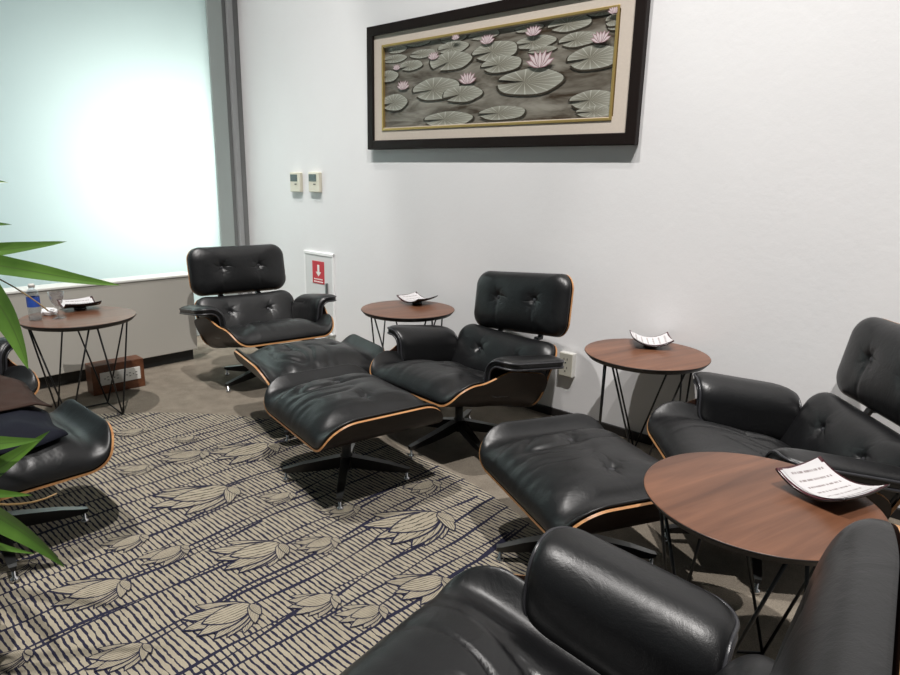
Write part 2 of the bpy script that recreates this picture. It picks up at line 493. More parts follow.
def star_base(root, nlegs, rad, zcol, rot0):
    mb = MB()
    mb.lathe([(.021, .055), (.024, .062), (.024, .115), (.019, .12), (.019, zcol-.03), (.06, zcol-.022), (.07, zcol-.012)], 24, mat=[0,0,0,0,0,0])
    mb.build('pedestal_column', [BLACKMETAL], root)
    for i in range(nlegs):
        a = rot0 + 2*PI*i/nlegs
        M = Matrix.Rotation(a, 4, 'Z')
        # tapered arm: deep at the hub, slim at the tip; polished top strip
        st = [(.012, .062, .112, .019), (.08, .050, .098, .0175), (.17, .040, .078, .0155), (rad-.012, .036, .058, .0125), (rad+.006, .040, .054, .010)]
        P = []
        for r, z0, z1, hw in st:
            P += [Vector((r, -hw*.55, z0)), Vector((r, hw*.55, z0)), Vector((r, hw, z1)), Vector((r, -hw, z1))]
        F, m = [], []
        for j in range(len(st)-1):
            for k in range(4):
                l = (k+1) % 4; F.append((j*4+k, j*4+l, (j+1)*4+l, (j+1)*4+k)[::-1]); m.append(1 if k == 2 else 0)
        F.append((0,1,2,3)); m.append(0); F.append((len(st)*4-1, len(st)*4-2, len(st)*4-3, len(st)*4-4)); m.append(0)
        lg = MB().add([M @ p for p in P], F, m, smooth=False).build('leg', [BLACKMETAL, ALU], root)
        g = MB().lathe([(.013, 0.0), (.014, .004), (.011, .010), (.005, .013), (.005, .042)], 14, (rad-.006, 0, .004), 0, M)
        g.build('glide', [CHROME], lg)

def make_ottoman_proto(seed, rot0, legs=4):
    root = empty('ottoman')
    M = seat_frame(-.022, .268, 0)
    shell_mesh(.368, .252, .12, SEATB, M).build('seat_shell', [ROSEWOOD, PLYEDGE], root)
    bt = ((-.115, .0), (.115, .0))
    cu = cushion_mesh(.3690, .2530, .120, SEATC, M, .126, .005, .0055, bt, seat_creases(seed, .014), 2.9, 2.1, seed, side=.70).build('seat_cushion', [LEATHER], root)
    for s, t in bt: button(cu, SEATC, M, s, t, .0055+.126-.022)
    star_base(root, legs, .246, .268, rot0)
    return root

def make_chair_proto(seed, rot0):
    root = empty('lounge_chair')
    M = seat_frame(.050, .250, 13)
    shell_mesh(.372, .272, .125, SEATB, M, ear=.075).build('seat_shell', [ROSEWOOD, PLYEDGE], root)
    bt = ((-.115, -.02), (.115, -.02))
    cu = cushion_mesh(.3725, .2730, .124, SEATC, M, .116, .005, .0055, bt, seat_creases(seed, .012), 2.9, 2.1, seed, side=.68).build('seat_cushion', [LEATHER], root)
    for s, t in bt: button(cu, SEATC, M, s, t, .0055+.116-.022)
    # lower back
    Mb = back_frame(-.290, .325, 28)
    shell_mesh(.315, .150, .075, BACKB, Mb).build('back_shell', [ROSEWOOD, PLYEDGE], root)
    bt = ((-.125, .03), (.125, .03))
    cr = lambda s, t: .004*noise.noise(Vector((s*7, t*5, seed+11)))
    cu = cushion_mesh(.3150, .150, .075, BACKB, Mb, .079, .006, .0065, bt, cr, 3.4, 2.3, seed+1).build('back_cushion', [LEATHER], root)
    for s, t in bt: button(cu, BACKB, Mb, s, t, .0065+.079-.022)
    # headrest
    Mh = back_frame(-.418, .612, 11)
    shell_mesh(.302, .146, .078, HEADB, Mh).build('headrest_shell', [ROSEWOOD, PLYEDGE], root)
    bt = ((-.115, .015), (.115, .015))
    cr = lambda s, t: .003*noise.noise(Vector((s*7, t*6, seed+21))) - .0035*max(0, 1-abs(abs(s)-.115)/.012)*(1 if t < .015 else 0)*min(1, abs(t-.015)/.04)
    cu = cushion_mesh(.3020, .146, .077, HEADB, Mh, .075, .006, .0065, bt, cr, 3.4, 2.2, seed+2).build('headrest_cushion', [LEATHER], root)
    for s, t in bt: button(cu, HEADB, Mh, s, t, .0065+.075-.022)
    # braces joining the two back shells
    for sx in (-1, 1):
        x = sx*.118
        pts = [Mb @ Vector((x, .06, -.020)), Mb @ Vector((x, .165, -.022)), Mh @ Vector((x, -.15, -.022)), Mh @ Vector((x, .0, -.020))]
        mb = MB()
        for i in range(3):
            a, b2 = pts[i], pts[i+1]
            d = (b2-a).normalized(); n = Vector((1,0,0)).cross(d)
            hw, ht = .0125, .006
            P = [p + Vector((1,0,0))*hw*u + n*ht*v for p in (a-d*.003, b2+d*.003) for u, v in ((-1,-1),(1,-1),(1,1),(-1,1))]
            mb.add(P, [(0,1,2,3),(7,6,5,4),(0,4,5,1),(1,5,6,2),(2,6,7,3),(3,7,4,0)], 0, smooth=False)
        mb.build('back_brace', [BLACKMETAL], root)
    # armrests: a padded sheet rising from the seat and rolling outwards
    for sx in (-1, 1):
        path = [(.262, .0)]
        def arm(s, t, off, sx=sx):
            # s along the section: -.15 (low) .. .15 (outer lip); t along depth
            u = s + .133
            L1, Rr = .105, .062; A = R(84); arcl = Rr*A
            lean = R(84)
            if u <= L1:
                x, z, an = .280 + math.cos(lean)*u, .278 + math.sin(lean)*u, lean
            else:
                x0, z0 = .280 + math.cos(lean)*L1, .278 + math.sin(lean)*L1
                q = min((u-L1)/Rr, A); an = lean - q
                x = x0 + Rr*(math.sin(lean) - math.sin(an)); z = z0 + Rr*(math.cos(an) - math.cos(lean))
                ex = (u-L1) - Rr*q
                if ex > 0: x += math.cos(an)*ex; z += math.sin(an)*ex
            nx, nz = -math.sin(an), math.cos(an)      # towards sitter / up
            x += nx*off; z += nz*off
            y = -.062 + t
            z += .012 + .14*t
            return Vector((sx*x, y, z))
        B = rr_perimeter(.128, .185, .058, NS); rings = ring_profile(6.0, .62, .40, 14, 12, 10); K = len(rings)-1
        P = []
        for rho, hh in rings:
            off = .031*hh if hh > 0 else .015*hh
            for k in range(NS): P.append(arm(B[k][0]*rho, B[k][1]*rho, off))
        F = []
        for i in range(K):
            for k in range(NS):
                l = (k+1) % NS; q = (i*NS+k, (i+1)*NS+k, (i+1)*NS+l, i*NS+l); F.append(q if sx > 0 else q[::-1])
        F.append(list(range(NS))); F.append([K*NS+k for k in range(NS)][::-1])
        a = MB().add(P, F, 0).build('armrest', [LEATHER], root)
        for po in (.012, -.012): MB().tube([arm(p[0]*.998, p[1]*1.0, po) for p in B], .0045, 8, 0, closed=True).build('piping', [PIPING], a)
        # arm bracket joining armrest and back shell
    star_base(root, 5, .288, .228, rot0)
    return root

def facing(fx, fy): return math.atan2(fy, fx) - PI/2
CHAIRS = [  # x, y, z, facing, label, base spin, headrest twist
    (-3.25, 2.03, 0, (.984, -.18), 'black leather lounge chair in the back left corner beside the frosted window column', 0, 0),
    (-1.84, 2.14, 0, (-.10, -.995), 'black leather lounge chair against the white wall between the two wall side tables', 0, 5),
    (-.543, 2.165, 0, (-.775, -.63), 'black leather lounge chair at the right edge behind the nearest round table', 0, 0),
    (-.475, .685, .0045, (-.99, -.11), 'black leather lounge chair in the near foreground, cut off by the bottom edge', 0, 0),
    (-3.03, .37, .0045, (.88, .47), 'black leather lounge chair at the left edge with brown garment over it', 0, 0),
]
OTTOMANS = [
    (-2.486, 1.798, 0, (.97, -.25), 'black leather ottoman before the corner lounge chair, farthest from the camera', -7),
    (-1.888, 1.515, .0045, (-.21, -.98), 'black leather ottoman on the rug before the middle chair, star base in view', 12),
    (-.915, 1.652, 0, (-.46, -.888), 'black leather ottoman between the near round table and the rug, right of centre', 22),
    (-2.31, .44, .0045, (1, 0), 'black leather ottoman at the left edge, partly under the navy garment', 38),
]
chair = make_chair_proto(1.7, R(18)); ott = make_ottoman_proto(4.2, R(45))
ON_RUG = .0045
def spin_base(o, deg):
    for ch in o.children:
        if ch.name.split('.')[0] == 'leg': ch.rotation_euler = (0, 0, R(deg))
for i, (x, y, z, f, lab, spin, twist) in enumerate(CHAIRS):
    o = chair if i == 0 else copy_tree(chair)
    o.location = (x, y, z); o.rotation_euler = (0, 0, facing(*f)); tag(o, lab, 'armchair', 'black leather lounge chairs')
    spin_base(o, spin)
    if twist:
        c = Matrix.Translation((0, -.418, .612))
        for ch in o.children:
            if ch.name.startswith('headrest'): ch.matrix_local = c @ Matrix.Rotation(R(twist), 4, 'Y') @ c.inverted()
for i, (x, y, z, f, lab, spin) in enumerate(OTTOMANS):
    o = ott if i == 0 else copy_tree(ott)
    o.location = (x, y, z); o.rotation_euler = (0, 0, facing(*f)); tag(o, lab, 'ottoman', 'black leather ottomans')
    spin_base(o, spin)

# ------------------------------------------------------------------ round side tables
TR, TH = .252, .505
def make_table():
    root = empty('side_table')
    MB().lathe([(.205, TH-.030), (.236, TH-.022), (TR-.002, TH-.006), (TR, TH-.003), (TR-.001, TH-.0005), (TR-.004, TH), (.001, TH)], 96,
               mat=[1,1,1,1,0,0]).build('tabletop', [WALNUT, BLACKEDGE], root)
    rt, rb, r = .213, .165, .0042
    bot = [Vector((rb*math.cos(a), rb*math.sin(a), r)) for a in [PI/4 + PI/2*k for k in range(4)]]
    for k in range(4):
        mb = MB(); b = bot[k]
        for a in (PI/2*k + R(5), PI/2*(k+1) - R(5)):
            t = Vector((rt*math.cos(a), rt*math.sin(a), TH-.026))
            mb.tube([b, t], r, 8)
        mb.build('leg', [BLACKMETAL], root)
    MB().tube([bot[k] for k in range(4)] + [bot[0]], r*.9, 8).build('floor_ring', [BLACKMETAL], root)
    return root
TABLES = [
    (-3.379, 1.089, -4, 'round walnut side table with bottle and glass, by the heater cabinet on the left'),
    (-2.450, 2.405, -14, 'round walnut side table against the white wall between the two back lounge chairs'),
    (-1.12, 2.485, -16, 'round walnut side table against the wall, right of the wall outlet'),
    (-.365, 1.475, 37, 'round walnut side table nearest the camera, between the right and foreground chairs'),
]
tab = make_table()
for i, (x, y, rz, lab) in enumerate(TABLES):
    o = tab if i == 0 else copy_tree(tab)
    o.location = (x, y, 0.0); o.rotation_euler = (0, 0, R(rz)); tag(o, lab, 'side table', 'round walnut side tables')
    if i == 3:
        for ch in o.children:
            if ch.name.startswith('tabletop'): ch.rotation_euler = (0, 0, R(-54))

# ------------------------------------------------------------------ square dishes with menu cards
TRAYBLACK = simple('black_lacquer', (.012, .008, .009), .22); TRAYRED = simple('dark_red_lacquer', (.06, .008, .014), .25)
def paper_mat():
    m, nt, b = mat('printed_card')
    tc = nt.nodes.new('ShaderNodeTexCoord'); sp = nt.nodes.new('ShaderNodeSeparateXYZ'); nt.links.new(tc.outputs['UV'], sp.inputs[0])
    U, V = sp.outputs[0], sp.outputs[1]
    row = math_(nt, 'LESS_THAN', math_(nt, 'ABSOLUTE', math_(nt, 'SUBTRACT', math_(nt, 'FRACT', math_(nt, 'MULTIPLY', V, 6.0)), .5)), .12)
    cb = nt.nodes.new('ShaderNodeCombineXYZ'); nt.links.new(math_(nt, 'MULTIPLY', U, 26), cb.inputs[0]); nt.links.new(math_(nt, 'FLOOR', math_(nt, 'MULTIPLY', V, 6.0)), cb.inputs[1])
    dash = math_(nt, 'GREATER_THAN', noise_n(nt, cb.outputs[0], 1.0, 1), .47)
    inx = math_(nt, 'MULTIPLY', math_(nt, 'GREATER_THAN', U, .12), math_(nt, 'LESS_THAN', U, .88))
    ln = math_(nt, 'MULTIPLY', math_(nt, 'MULTIPLY', row, dash), math_(nt, 'MULTIPLY', inx, .75))
    nt.links.new(mixc(nt, ln, (.58, .565, .57), (.13, .085, .08)), b.inputs['Base Color'])
    b.inputs['Roughness'].default_value = .5
    return m
CARD = paper_mat()
def dish_surf(u, v, hw, lift=.030):
    r = max(abs(u), abs(v)); c = abs(u*v)
    return Vector((u*hw, v*hw, .016 + lift*(.85*abs(u)**2.1 + .10*abs(v)**2.5 + .12*c**1.6)))
def make_dish(hw=.082):
    root_mb = MB(); n = 16; P = []; F = []
    for lay in (0, 1):
        for i in range(n+1):
            for j in range(n+1):
                p = dish_surf(-1+2*i/n, -1+2*j/n, hw); p.z -= lay*.005; P.append(p)
    q = (n+1)**2; m = []
    for i in range(n):
        for j in range(n):
            a = i*(n+1)+j; F.append((a, a+n+1, a+n+2, a+1)); m.append(1); F.append((q+a, q+a+1, q+a+n+2, q+a+n+1)); m.append(0)
    for i in range(n):
        for (a, b) in ((i, i+1), ((i+1)*(n+1)+n-(n+1), 0),):
            pass
    def idx(i, j): return i*(n+1)+j
    for i in range(n):
        for (a, b) in ((idx(i,0), idx(i+1,0)), (idx(i+1,n), idx(i,n)), (idx(n,i), idx(n,i+1)), (idx(0,i+1), idx(0,i))):
            F.append((b, a, q+a, q+b)); m.append(0)
    root_mb.add(P, F, m)
    root_mb.lathe([(.028, 0), (.030, .004), (.026, .014)], 24, mat=0)
    return root_mb
def make_card(hx, hy, hw, lift, rot):
    mb = MB(); n = 14; P, F, UV = [], [], []
    c, s = math.cos(rot), math.sin(rot)
    for i in range(n+1):
        for j in range(n+1):
            a, b = -1+2*i/n, -1+2*j/n
            x, y = (a*hx*c - b*hy*s)/hw, (a*hx*s + b*hy*c)/hw
            p = dish_surf(x, y, hw); p.z += lift; P.append(p); UV.append((j/n, i/n))
    for i in range(n):
        for j in range(n):
            k = i*(n+1)+j; F.append((k, k+n+1, k+n+2, k+1))
    return mb.add(P, F, 0, UV)
dmesh = make_dish(); DI = []
DISHES = [(-3.553, 1.155, .505, -5, 'left table', 0), (-2.52, 2.545, .505, 2, 'table between the two back chairs', 0),
          (-1.165, 2.615, .505, 33, 'table by the wall outlet', 0), (-.252, 1.60, .505, -21, 'nearest table', 0)]
dish0 = None; cards0 = None
for i, (x, y, z, rz, where, _) in enumerate(DISHES):
    if dish0 is None: d = dish0 = dmesh.build('square_dish', [TRAYBLACK, TRAYRED])
    else: d = dish0.copy(); C.objects.link(d)
    d.location = (x, y, z); d.rotation_euler = (0, 0, R(rz)); tag(d, 'black square dish with upturned corners on the ' + where, 'dish', 'square dishes on the tables')
    if cards0 is None:
        cards0 = [make_card(.078, .072, .082, .0012, R(2)).build('menu_card', [CARD]), make_card(.072, .070, .082, .0028, R(-4)).build('menu_card', [CARD])]
        cs = cards0
    else:
        cs = []
        for c0 in cards0: c1 = c0.copy(); C.objects.link(c1); cs.append(c1)
    for k, c1 in enumerate(cs):
        c1.location = (x, y, z); c1.rotation_euler = (0, 0, R(rz))
        tag(c1, ('lower' if k == 0 else 'upper') + ' white card in the dish on the ' + where, 'card', 'printed cards in the dishes')

# ------------------------------------------------------------------ things on the left table
def glassy(name, col=(1,1,1), rough=.03, lo=.06):
    m, nt, b = mat(name); nt.nodes.remove(b)
    tp = N(nt, 'ShaderNodeBsdfTransparent'); tp.inputs[0].default_value = col+(1,)
    gl = N(nt, 'ShaderNodeBsdfGlossy', Roughness=rough); lw = N(nt, 'ShaderNodeLayerWeight', Blend=.35)
    mx = N(nt, 'ShaderNodeMixShader'); nt.links.new(math_(nt, 'ADD', math_(nt, 'MULTIPLY', lw.outputs['Facing'], .55), lo), mx.inputs[0])
    nt.links.new(tp.outputs[0], mx.inputs[1]); nt.links.new(gl.outputs[0], mx.inputs[2]); nt.links.new(mx.outputs[0], nt.nodes['Material Output'].inputs[0])
    return m
GLASS = glassy('clear_glass', (.93, .93, .94)); PET = glassy('clear_plastic', (.90, .94, .97), .06)
bt = empty('water_bottle', (-3.415, .915, TH)); tag(bt, 'small clear water bottle with blue label on the left round table', 'bottle')
MB().lathe([(.022, 0), (.026, .004), (.027, .03), (.025, .045), (.027, .06), (.027, .115), (.023, .135), (.012, .150), (.011, .158)], 32).build('bottle_body', [PET], bt)
MB().lathe([(.0277, .066), (.0277, .112)], 32, cap=False).build('bottle_label', [simple('blue_label', (.03, .09, .42), .4, var=.3, vscale=60)], bt)
MB().lathe([(.0135, .156), (.0135, .170), (.012, .172)], 24).build('bottle_cap', [WHITEPLASTIC], bt)
gl = MB().lathe([(.001, .002), (.028, .0), (.028, .0018), (.006, .005), (.0035, .012), (.0035, .05), (.010, .058), (.022, .074), (.030, .100), (.034, .128), (.033, .128), (.029, .100), (.0205, .076), (.008, .062), (.001, .0605)], 32, cap=False).build('wine_glass', [GLASS])
gl.location = (-3.392, 1.005, TH); tag(gl, 'small clear stemmed glass on the left round table beside the bottle', 'glass')
def crumple():
    mb = MB(); n, k = 20, 12; P, F = [], []
    for i in range(k+1):
        ph = PI*i/k
        for j in range(n):
            a = 2*PI*j/n; d = Vector((math.sin(ph)*math.cos(a), math.sin(ph)*math.sin(a), math.cos(ph)))
            q = 1 + .35*noise.noise(d*2.2) + .2*noise.noise(d*5)
            P.append((d.x*.036*q, d.y*.024*q, max(0, .017+d.z*.019*q)))
    for i in range(k):
        for j in range(n): F.append((i*n+j, (i+1)*n+j, (i+1)*n+(j+1) % n, i*n+(j+1) % n))
    return mb.add(P, F, 0, smooth=False)
tsu = crumple().build('crumpled_tissue', [simple('tissue_paper', (.85, .85, .85), .8)]); tsu.location = (-3.50, 1.00, TH); tsu.rotation_euler = (0,0,R(50))
tag(tsu, 'crumpled white tissue between the bottle and the dish on the left table', 'tissue')

# ------------------------------------------------------------------ floor power box under the left table
pb = empty('floor_power_box', (-3.70, 1.345, 0), R(-2)); tag(pb, 'reddish wooden power box with two white outlets on the carpet by the heater cabinet', 'power box')
MB().box((-.05, -.137, 0), (.05, .137, .165), bevel=.003).build('wooden_case', [BOXWOOD], pb)
MB().box((.049, -.098, .05), (.0525, .115, .122), bevel=.002).build('outlet_plate', [WHITEPLASTIC], pb)
def socket(parent, M, s=1.0, m=None):
    mb = MB()
    mb.box((-.009*s, -.001, .002*s), (-.0065*s, .0006, .011*s), 0, M); mb.box((.0065*s, -.001, .002*s), (.009*s, .0006, .011*s), 0, M)
    mb.box((-.0025*s, -.001, -.011*s), (.0025*s, .0006, -.006*s), 0, M)
    return mb.build('socket', [DARKHOLE], parent)
for yy in (-.065, -.015, .05, .085):
    socket(pb, Matrix.Translation((.0528, yy, .086)) @ Matrix.Rotation(PI/2, 4, 'Z') @ Matrix.Rotation(PI/2, 4, 'Y'), 1.1)

# ------------------------------------------------------------------ things on the white wall
pl = empty('wall_outlet', (-1.642, WY, .297)); tag(pl, 'white double wall outlet low on the wall behind the middle chair', 'outlet')
MB().box((-.040, -.030, -.062), (.040, .001, .062), bevel=.004).build('outlet_body', [WHITEPLASTIC], pl)
MB().box((-.037, -.034, -.058), (.037, -.029, .058), bevel=.002).build('cover_plate', [simple('ivory_plate', (.56, .54, .46), .4)], pl)
for zz in (.022, -.022): socket(pl, Matrix.Translation((0, -.0345, zz)), 1.2)
TX = [(-3.905, 1.142, 'left of the two small cream wall thermostats above the corner chair'), (-3.690, 1.146, 'right of the two small cream wall thermostats above the corner chair')]
th0 = None
for x, z, lab in TX:
    if th0 is None:
        th0 = t = empty('thermostat')
        MB().box((-.060, -.024, -.066), (.060, .0, .066), bevel=.004).build('thermostat_body', [CREAMPLASTIC], t)
        MB().box((-.053, -.026, .005), (.028, -.0235, .052), bevel=.001).build('display', [SCREEN], t)
        MB().box((-.004, -.0262, -.016), (.02, -.0238, -.010)).build('button', [DARKHOLE], t)
    else: t = copy_tree(th0)
    t.location = (x, WY, z); tag(t, lab, 'thermostat', 'thermostats on the wall')
# white fire cabinet flush in the wall
fc = empty('fire_cabinet', (-3.682, WY, .10)); tag(fc, 'white fire cabinet door with red arrow sign in the wall beside the corner chair', 'cabinet')
FRW = simple('white_enamel', (.86, .86, .86), .5)
mb = MB(); w2, h = .168, .575
for lo, hi in (((-w2, -.012, 0), (-w2+.016, .001, h)), ((w2-.016, -.012, 0), (w2, .001, h)), ((-w2, -.013, h-.022), (w2, .001, h)), ((-w2, -.012, 0), (w2, .001, .016))): mb.box(lo, hi, 0, bevel=.003)
mb.build('door_frame', [FRW], fc)
MB().box((-w2+.014, -.009, .014), (w2-.014, .0, h-.02), bevel=.002).build('cabinet_door', [simple('white_door_panel', (.66, .66, .66), .45)], fc)
MB().box((.085, -.024, .27), (.105, -.008, .37), bevel=.004).build('latch', [ALU], fc)
sg = MB().box((-.068, -.0115, .355), (.064, -.0085, .512)).build('warning_sign', [REDSIGN], fc)
mb = MB()
mb.box((-.010, -.0125, .435), (.012, -.0112, .487)); mb.add([(-.030, -.0124, .437), (.032, -.0124, .437), (.001, -.0124, .405)], [(0,2,1)], 0, smooth=False)
mb.build('arrow', [SIGNWHITE], sg)
mb = MB()
for a, b2, z in ((-.05, .046, .386), (-.052, .05, .368)):
    x = a
    rn = random.Random(int(z*1000))
    while x < b2:
        q = rn.uniform(.008, .014); mb.box((x, -.0125, z-.004), (min(b2, x+q), -.0112, z+.004)); x += q+.004
mb.build('lettering', [SIGNWHITE], sg)

# framed water-lily picture
def picture():
    x0, x1, z0, z1 = -3.120, -1.366, 1.350, 2.036
    gx0, gx1, gz0, gz1 = -3.001, -1.494, 1.456, 1.928
    cx, cz = (x0+x1)/2, (z0+z1)/2
    root = empty('framed_picture', (cx, WY, z0)); tag(root, 'wide framed picture of grey water lily pads high on the white wall', 'picture')
    L = lambda x, z: (x-cx, z-z0)
    X0, Z0 = L(x0, z0); X1, Z1 = L(x1, z1); G0, H0 = L(gx0, gz0); G1, H1 = L(gx1, gz1)
    def ring(a0, b0, a1, b1, wd, y0, y1, bev, name, m):
        mb = MB()
        mb.box((a0, y0, b0), (a0+wd, y1, b1), bevel=bev); mb.box((a1-wd, y0, b0), (a1, y1, b1), bevel=bev)
        mb.box((a0+wd*.9, y0+.0005, b1-wd), (a1-wd*.9, y1, b1), bevel=bev); mb.box((a0+wd*.9, y0+.0005, b0), (a1-wd*.9, y1, b0+wd), bevel=bev)
        return mb.build(name, [m], root)
    ring(X0, Z0, X1, Z1, .052, -.040, -.002, .004, 'outer_frame', simple('black_brown_frame', (.010, .006, .005), .5, spec=.2))
    ring(X0+.048, Z0+.048, X1-.048, Z1-.048, .075, -.026, -.004, .001, 'mat_board', simple('linen_mat', (.56, .49, .42), .8, var=.06, vscale=90))
    ring(G0, H0, G1, H1, .013, -.031, -.006, .002, 'gold_fillet', simple('gold_fillet', (.50, .36, .13), .35, .6))
    # the painting: murky water with raised grey pads and pale pink flowers
    m, nt, b = mat('painted_water')
    v = coords(nt, (2.2, 1, 9)); f = noise_n(nt, v, 1.6, 4, .6, .5)
    rp = nt.nodes.new('ShaderNodeMapRange'); rp.inputs[1].default_value = .36; rp.inputs[2].default_value = .66; nt.links.new(f, rp.inputs[0])
    nt.links.new(mixc(nt, rp.outputs[0], (.042, .027, .015), (.27, .255, .215)), b.inputs['Base Color']); b.inputs['Roughness'].default_value = .35
    pm, nt, b = mat('painted_pad')
    tc = nt.nodes.new('ShaderNodeTexCoord'); sp = nt.nodes.new('ShaderNodeSeparateXYZ'); nt.links.new(tc.outputs['UV'], sp.inputs[0])
    an = math_(nt, 'ARCTAN2', sp.outputs[1], sp.outputs[0])
    rad = math_(nt, 'SQRT', math_(nt, 'ADD', math_(nt, 'POWER', sp.outputs[0], 2.0), math_(nt, 'POWER', sp.outputs[1], 2.0)))
    fr = math_(nt, 'ABSOLUTE', math_(nt, 'SUBTRACT', math_(nt, 'FRACT', math_(nt, 'MULTIPLY', an, 17/(2*PI))), .5))
    vein = math_(nt, 'LESS_THAN', fr, .07)
    base = mixc(nt, math_(nt, 'POWER', rad, 1.6), (.15, .135, .10), (.36, .36, .31))
    base = mixc(nt, math_(nt, 'MULTIPLY', noise_n(nt, tc.outputs['Object'], 14, 3), .5), base, (.22, .22, .18))
    nt.links.new(mixc(nt, math_(nt, 'MULTIPLY', vein, .5), base, (.62, .63, .56)), b.inputs['Base Color']); b.inputs['Roughness'].default_value = .4
    rim = simple('painted_pad_shadow', (.035, .026, .016), .5); petal = simple('painted_petal', (.62, .53, .54), .5); petd = simple('painted_petal_edge', (.30, .17, .19), .5)
    mb = MB(); W, Hh = G1-G0, H1-H0
    mb.box((G0+.006, -.0145, H0+.006), (G1-.006, -.006, H1-.006), 0)
    yb = -.0146
    cur = [yb]
    def poly(pts, m, uv=None):
        cl = [(min(max(p[0], G0+.008), G1-.008), min(max(p[1], H0+.008), H1-.008)) for p in pts]
        mb.add([(p[0], cur[0], p[1]) for p in cl], [list(range(len(cl)))[::-1]], m, uv, smooth=False); cur[0] -= .00009
    def per(u): return 1.31*u/(1+.31*u)
    def pad(u, v, w_, h_, notch=200):
        w_ *= 1.31/(1+.31*u)**2; u = per(u)
        c = (G0+u*W, H0+v*Hh)
        for lay in (0, 1):
            g = 1.07 if lay == 0 else 1.0; pts, uv = [], []
            n = 36
            for i in range(n+1):
                a = R(notch + 12 + (336*i/n)); q = 1+.03*math.sin(5*a+u*20)
                pts.append((c[0]+w_*W/2*g*q*math.cos(a), c[1]+h_*Hh/2*g*q*math.sin(a) - (.004 if lay == 0 else 0))); uv.append((math.cos(a), math.sin(a)))
            pts.append((c[0]+w_*W*.06*math.cos(R(notch)), c[1]+h_*Hh*.06*math.sin(R(notch)))); uv.append((0.01, 0.0))
            # fan around an inner point keeps the radial veins straight
            k0 = len(mb.v)
            cl = [(min(max(p[0], G0+.008), G1-.008), min(max(p[1], H0+.008), H1-.008)) for p in pts]
            mb.add([(p[0], cur[0], p[1]) for p in cl], [(len(cl)-1, i+1, i) for i in range(len(cl)-2)], 1 if lay == 0 else 2, uv, smooth=False); cur[0] -= .00009
    def bloom(u, v, s):
        s *= 1.15; u = per(u)
        c = (G0+u*W, H0+v*Hh); s *= W
        for k, (a, l) in enumerate([(158, .95), (22, .95), (136, 1.0), (44, 1.0), (114, .9), (66, .9), (90, .8)]):
            a = R(a); d = (math.cos(a), math.sin(a)); n = (-d[1], d[0])
            for lay in (0, 1):
                wd = s*(.17 if lay == 0 else .11); ll = s*l*(1.06 if lay == 0 else .98)
                poly([(c[0]+d[0]*ll*t+n[0]*wd*q, c[1]+d[1]*ll*t+n[1]*wd*q) for t, q in ((0, .3), (.35, .9), (.7, .8), (1, 0), (.7, -.8), (.35, -.9), (0, -.3))], 4 if lay == 0 else 3)
    # (u, v, width, height, notch direction), far to near
    for p in [(.06,.93,.08,.08,200), (.15,.965,.10,.07,180), (.30,.95,.11,.08,190), (.43,.94,.13,.10,200), (.05,.83,.10,.09,190), (.17,.84,.11,.09,170), (.30,.86,.13,.12,200),
              (.62,.93,.12,.07,190), (.79,.915,.18,.14,200), (.93,.985,.15,.10,180), (.65,.79,.17,.12,190), (.68,.71,.12,.06,180), (.83,.76,.16,.13,200), (.98,.86,.07,.13,180),
              (.12,.73,.10,.11,210), (.02,.64,.09,.13,190), (.29,.72,.18,.19,230), (.48,.76,.19,.19,200), (.51,.62,.17,.16,195), (.23,.44,.20,.24,200), (.05,.33,.11,.19,200),
              (.345,.36,.17,.17,210), (.63,.42,.28,.25,170), (.90,.58,.22,.21,195), (.97,.88,.06,.1,190), (.285,.10,.21,.16,190), (.52,.13,.20,.14,185), (.91,.20,.20,.17,190), (.93,.09,.18,.10,185)]: pad(*p)
    for p in [(.06,.70,.020), (.22,.76,.026), (.09,.47,.032), (.37,.46,.038), (.45,.84,.030), (.42,.985,.018), (.645,.85,.030), (.68,.545,.050), (.93,.70,.032), (.79,.985,.020), (.98,.93,.02), (.32,.925,.018)]: bloom(*p)
    mb.build('painting', [m, rim, pm, petal, petd], root)
picture()

# ------------------------------------------------------------------ garment over the left chair and ottoman
def cloth(name, m, parent, fn, n=30, k=24, th=.006):
    mb = MB(); P, F = [], []
    for i in range(n+1):
        for j in range(k+1): P.append(fn(i/n, j/k))
    for i in range(n):
        for j in range(k):
            a = i*(k+1)+j; F.append((a, a+k+1, a+k+2, a+1))
    mb.add(P, F, 0); o = mb.build(name, [m], parent)
    s = o.modifiers.new('thickness', 'SOLIDIFY'); s.thickness = th; s.offset = 1
    return o

gar = empty('garment', (-2.55, .40, .40)); tag(gar, 'brown and navy garment thrown over the ottoman at the left edge', 'clothing')
def fold(x, y, sd): return .020*noise.noise(Vector((x*5+sd, y*9, sd))) + .010*noise.noise(Vector((x*11, y*17, sd+3)))
def navy(u, v):
    # u along +x towards the rug, v across
    x = -2.78 + u*(.66 - .16*abs(v-.80)**1.2) ; y = .02 + v*.60
    e = min(u, 1-u, v, 1-v); z = .392 + .030*min(1, e*7) + abs(fold(x, y, 2.0))*min(1, e*8+.2)
    if x > -2.16: z -= (x+2.16)*.35
    return Vector((x+2.55, y-.40 + .02*noise.noise(Vector((u*4, v*2, 5))), z-.40))
def brown(u, v):
    x = -3.02 + u*.66; y = .10 + v*.545 + .03*noise.noise(Vector((u*3, v, 9)))
    e = min(u, 1-u, v, 1-v); z = .435 + abs(fold(x, y, 7.0))*1.3*min(1, e*8+.2) - .03*max(0, .4-u)
    if v > .92: z -= (v-.92)*.25
    return Vector((x+2.55, y-.40, z-.40))
cloth('navy_lining', simple('navy_cloth', (.006, .007, .013), .85, spec=.2, var=.3), gar, navy)
cloth('brown_outer_cloth', simple('brown_cloth', (.040, .024, .019), .9, spec=.15, var=.35), gar, brown)

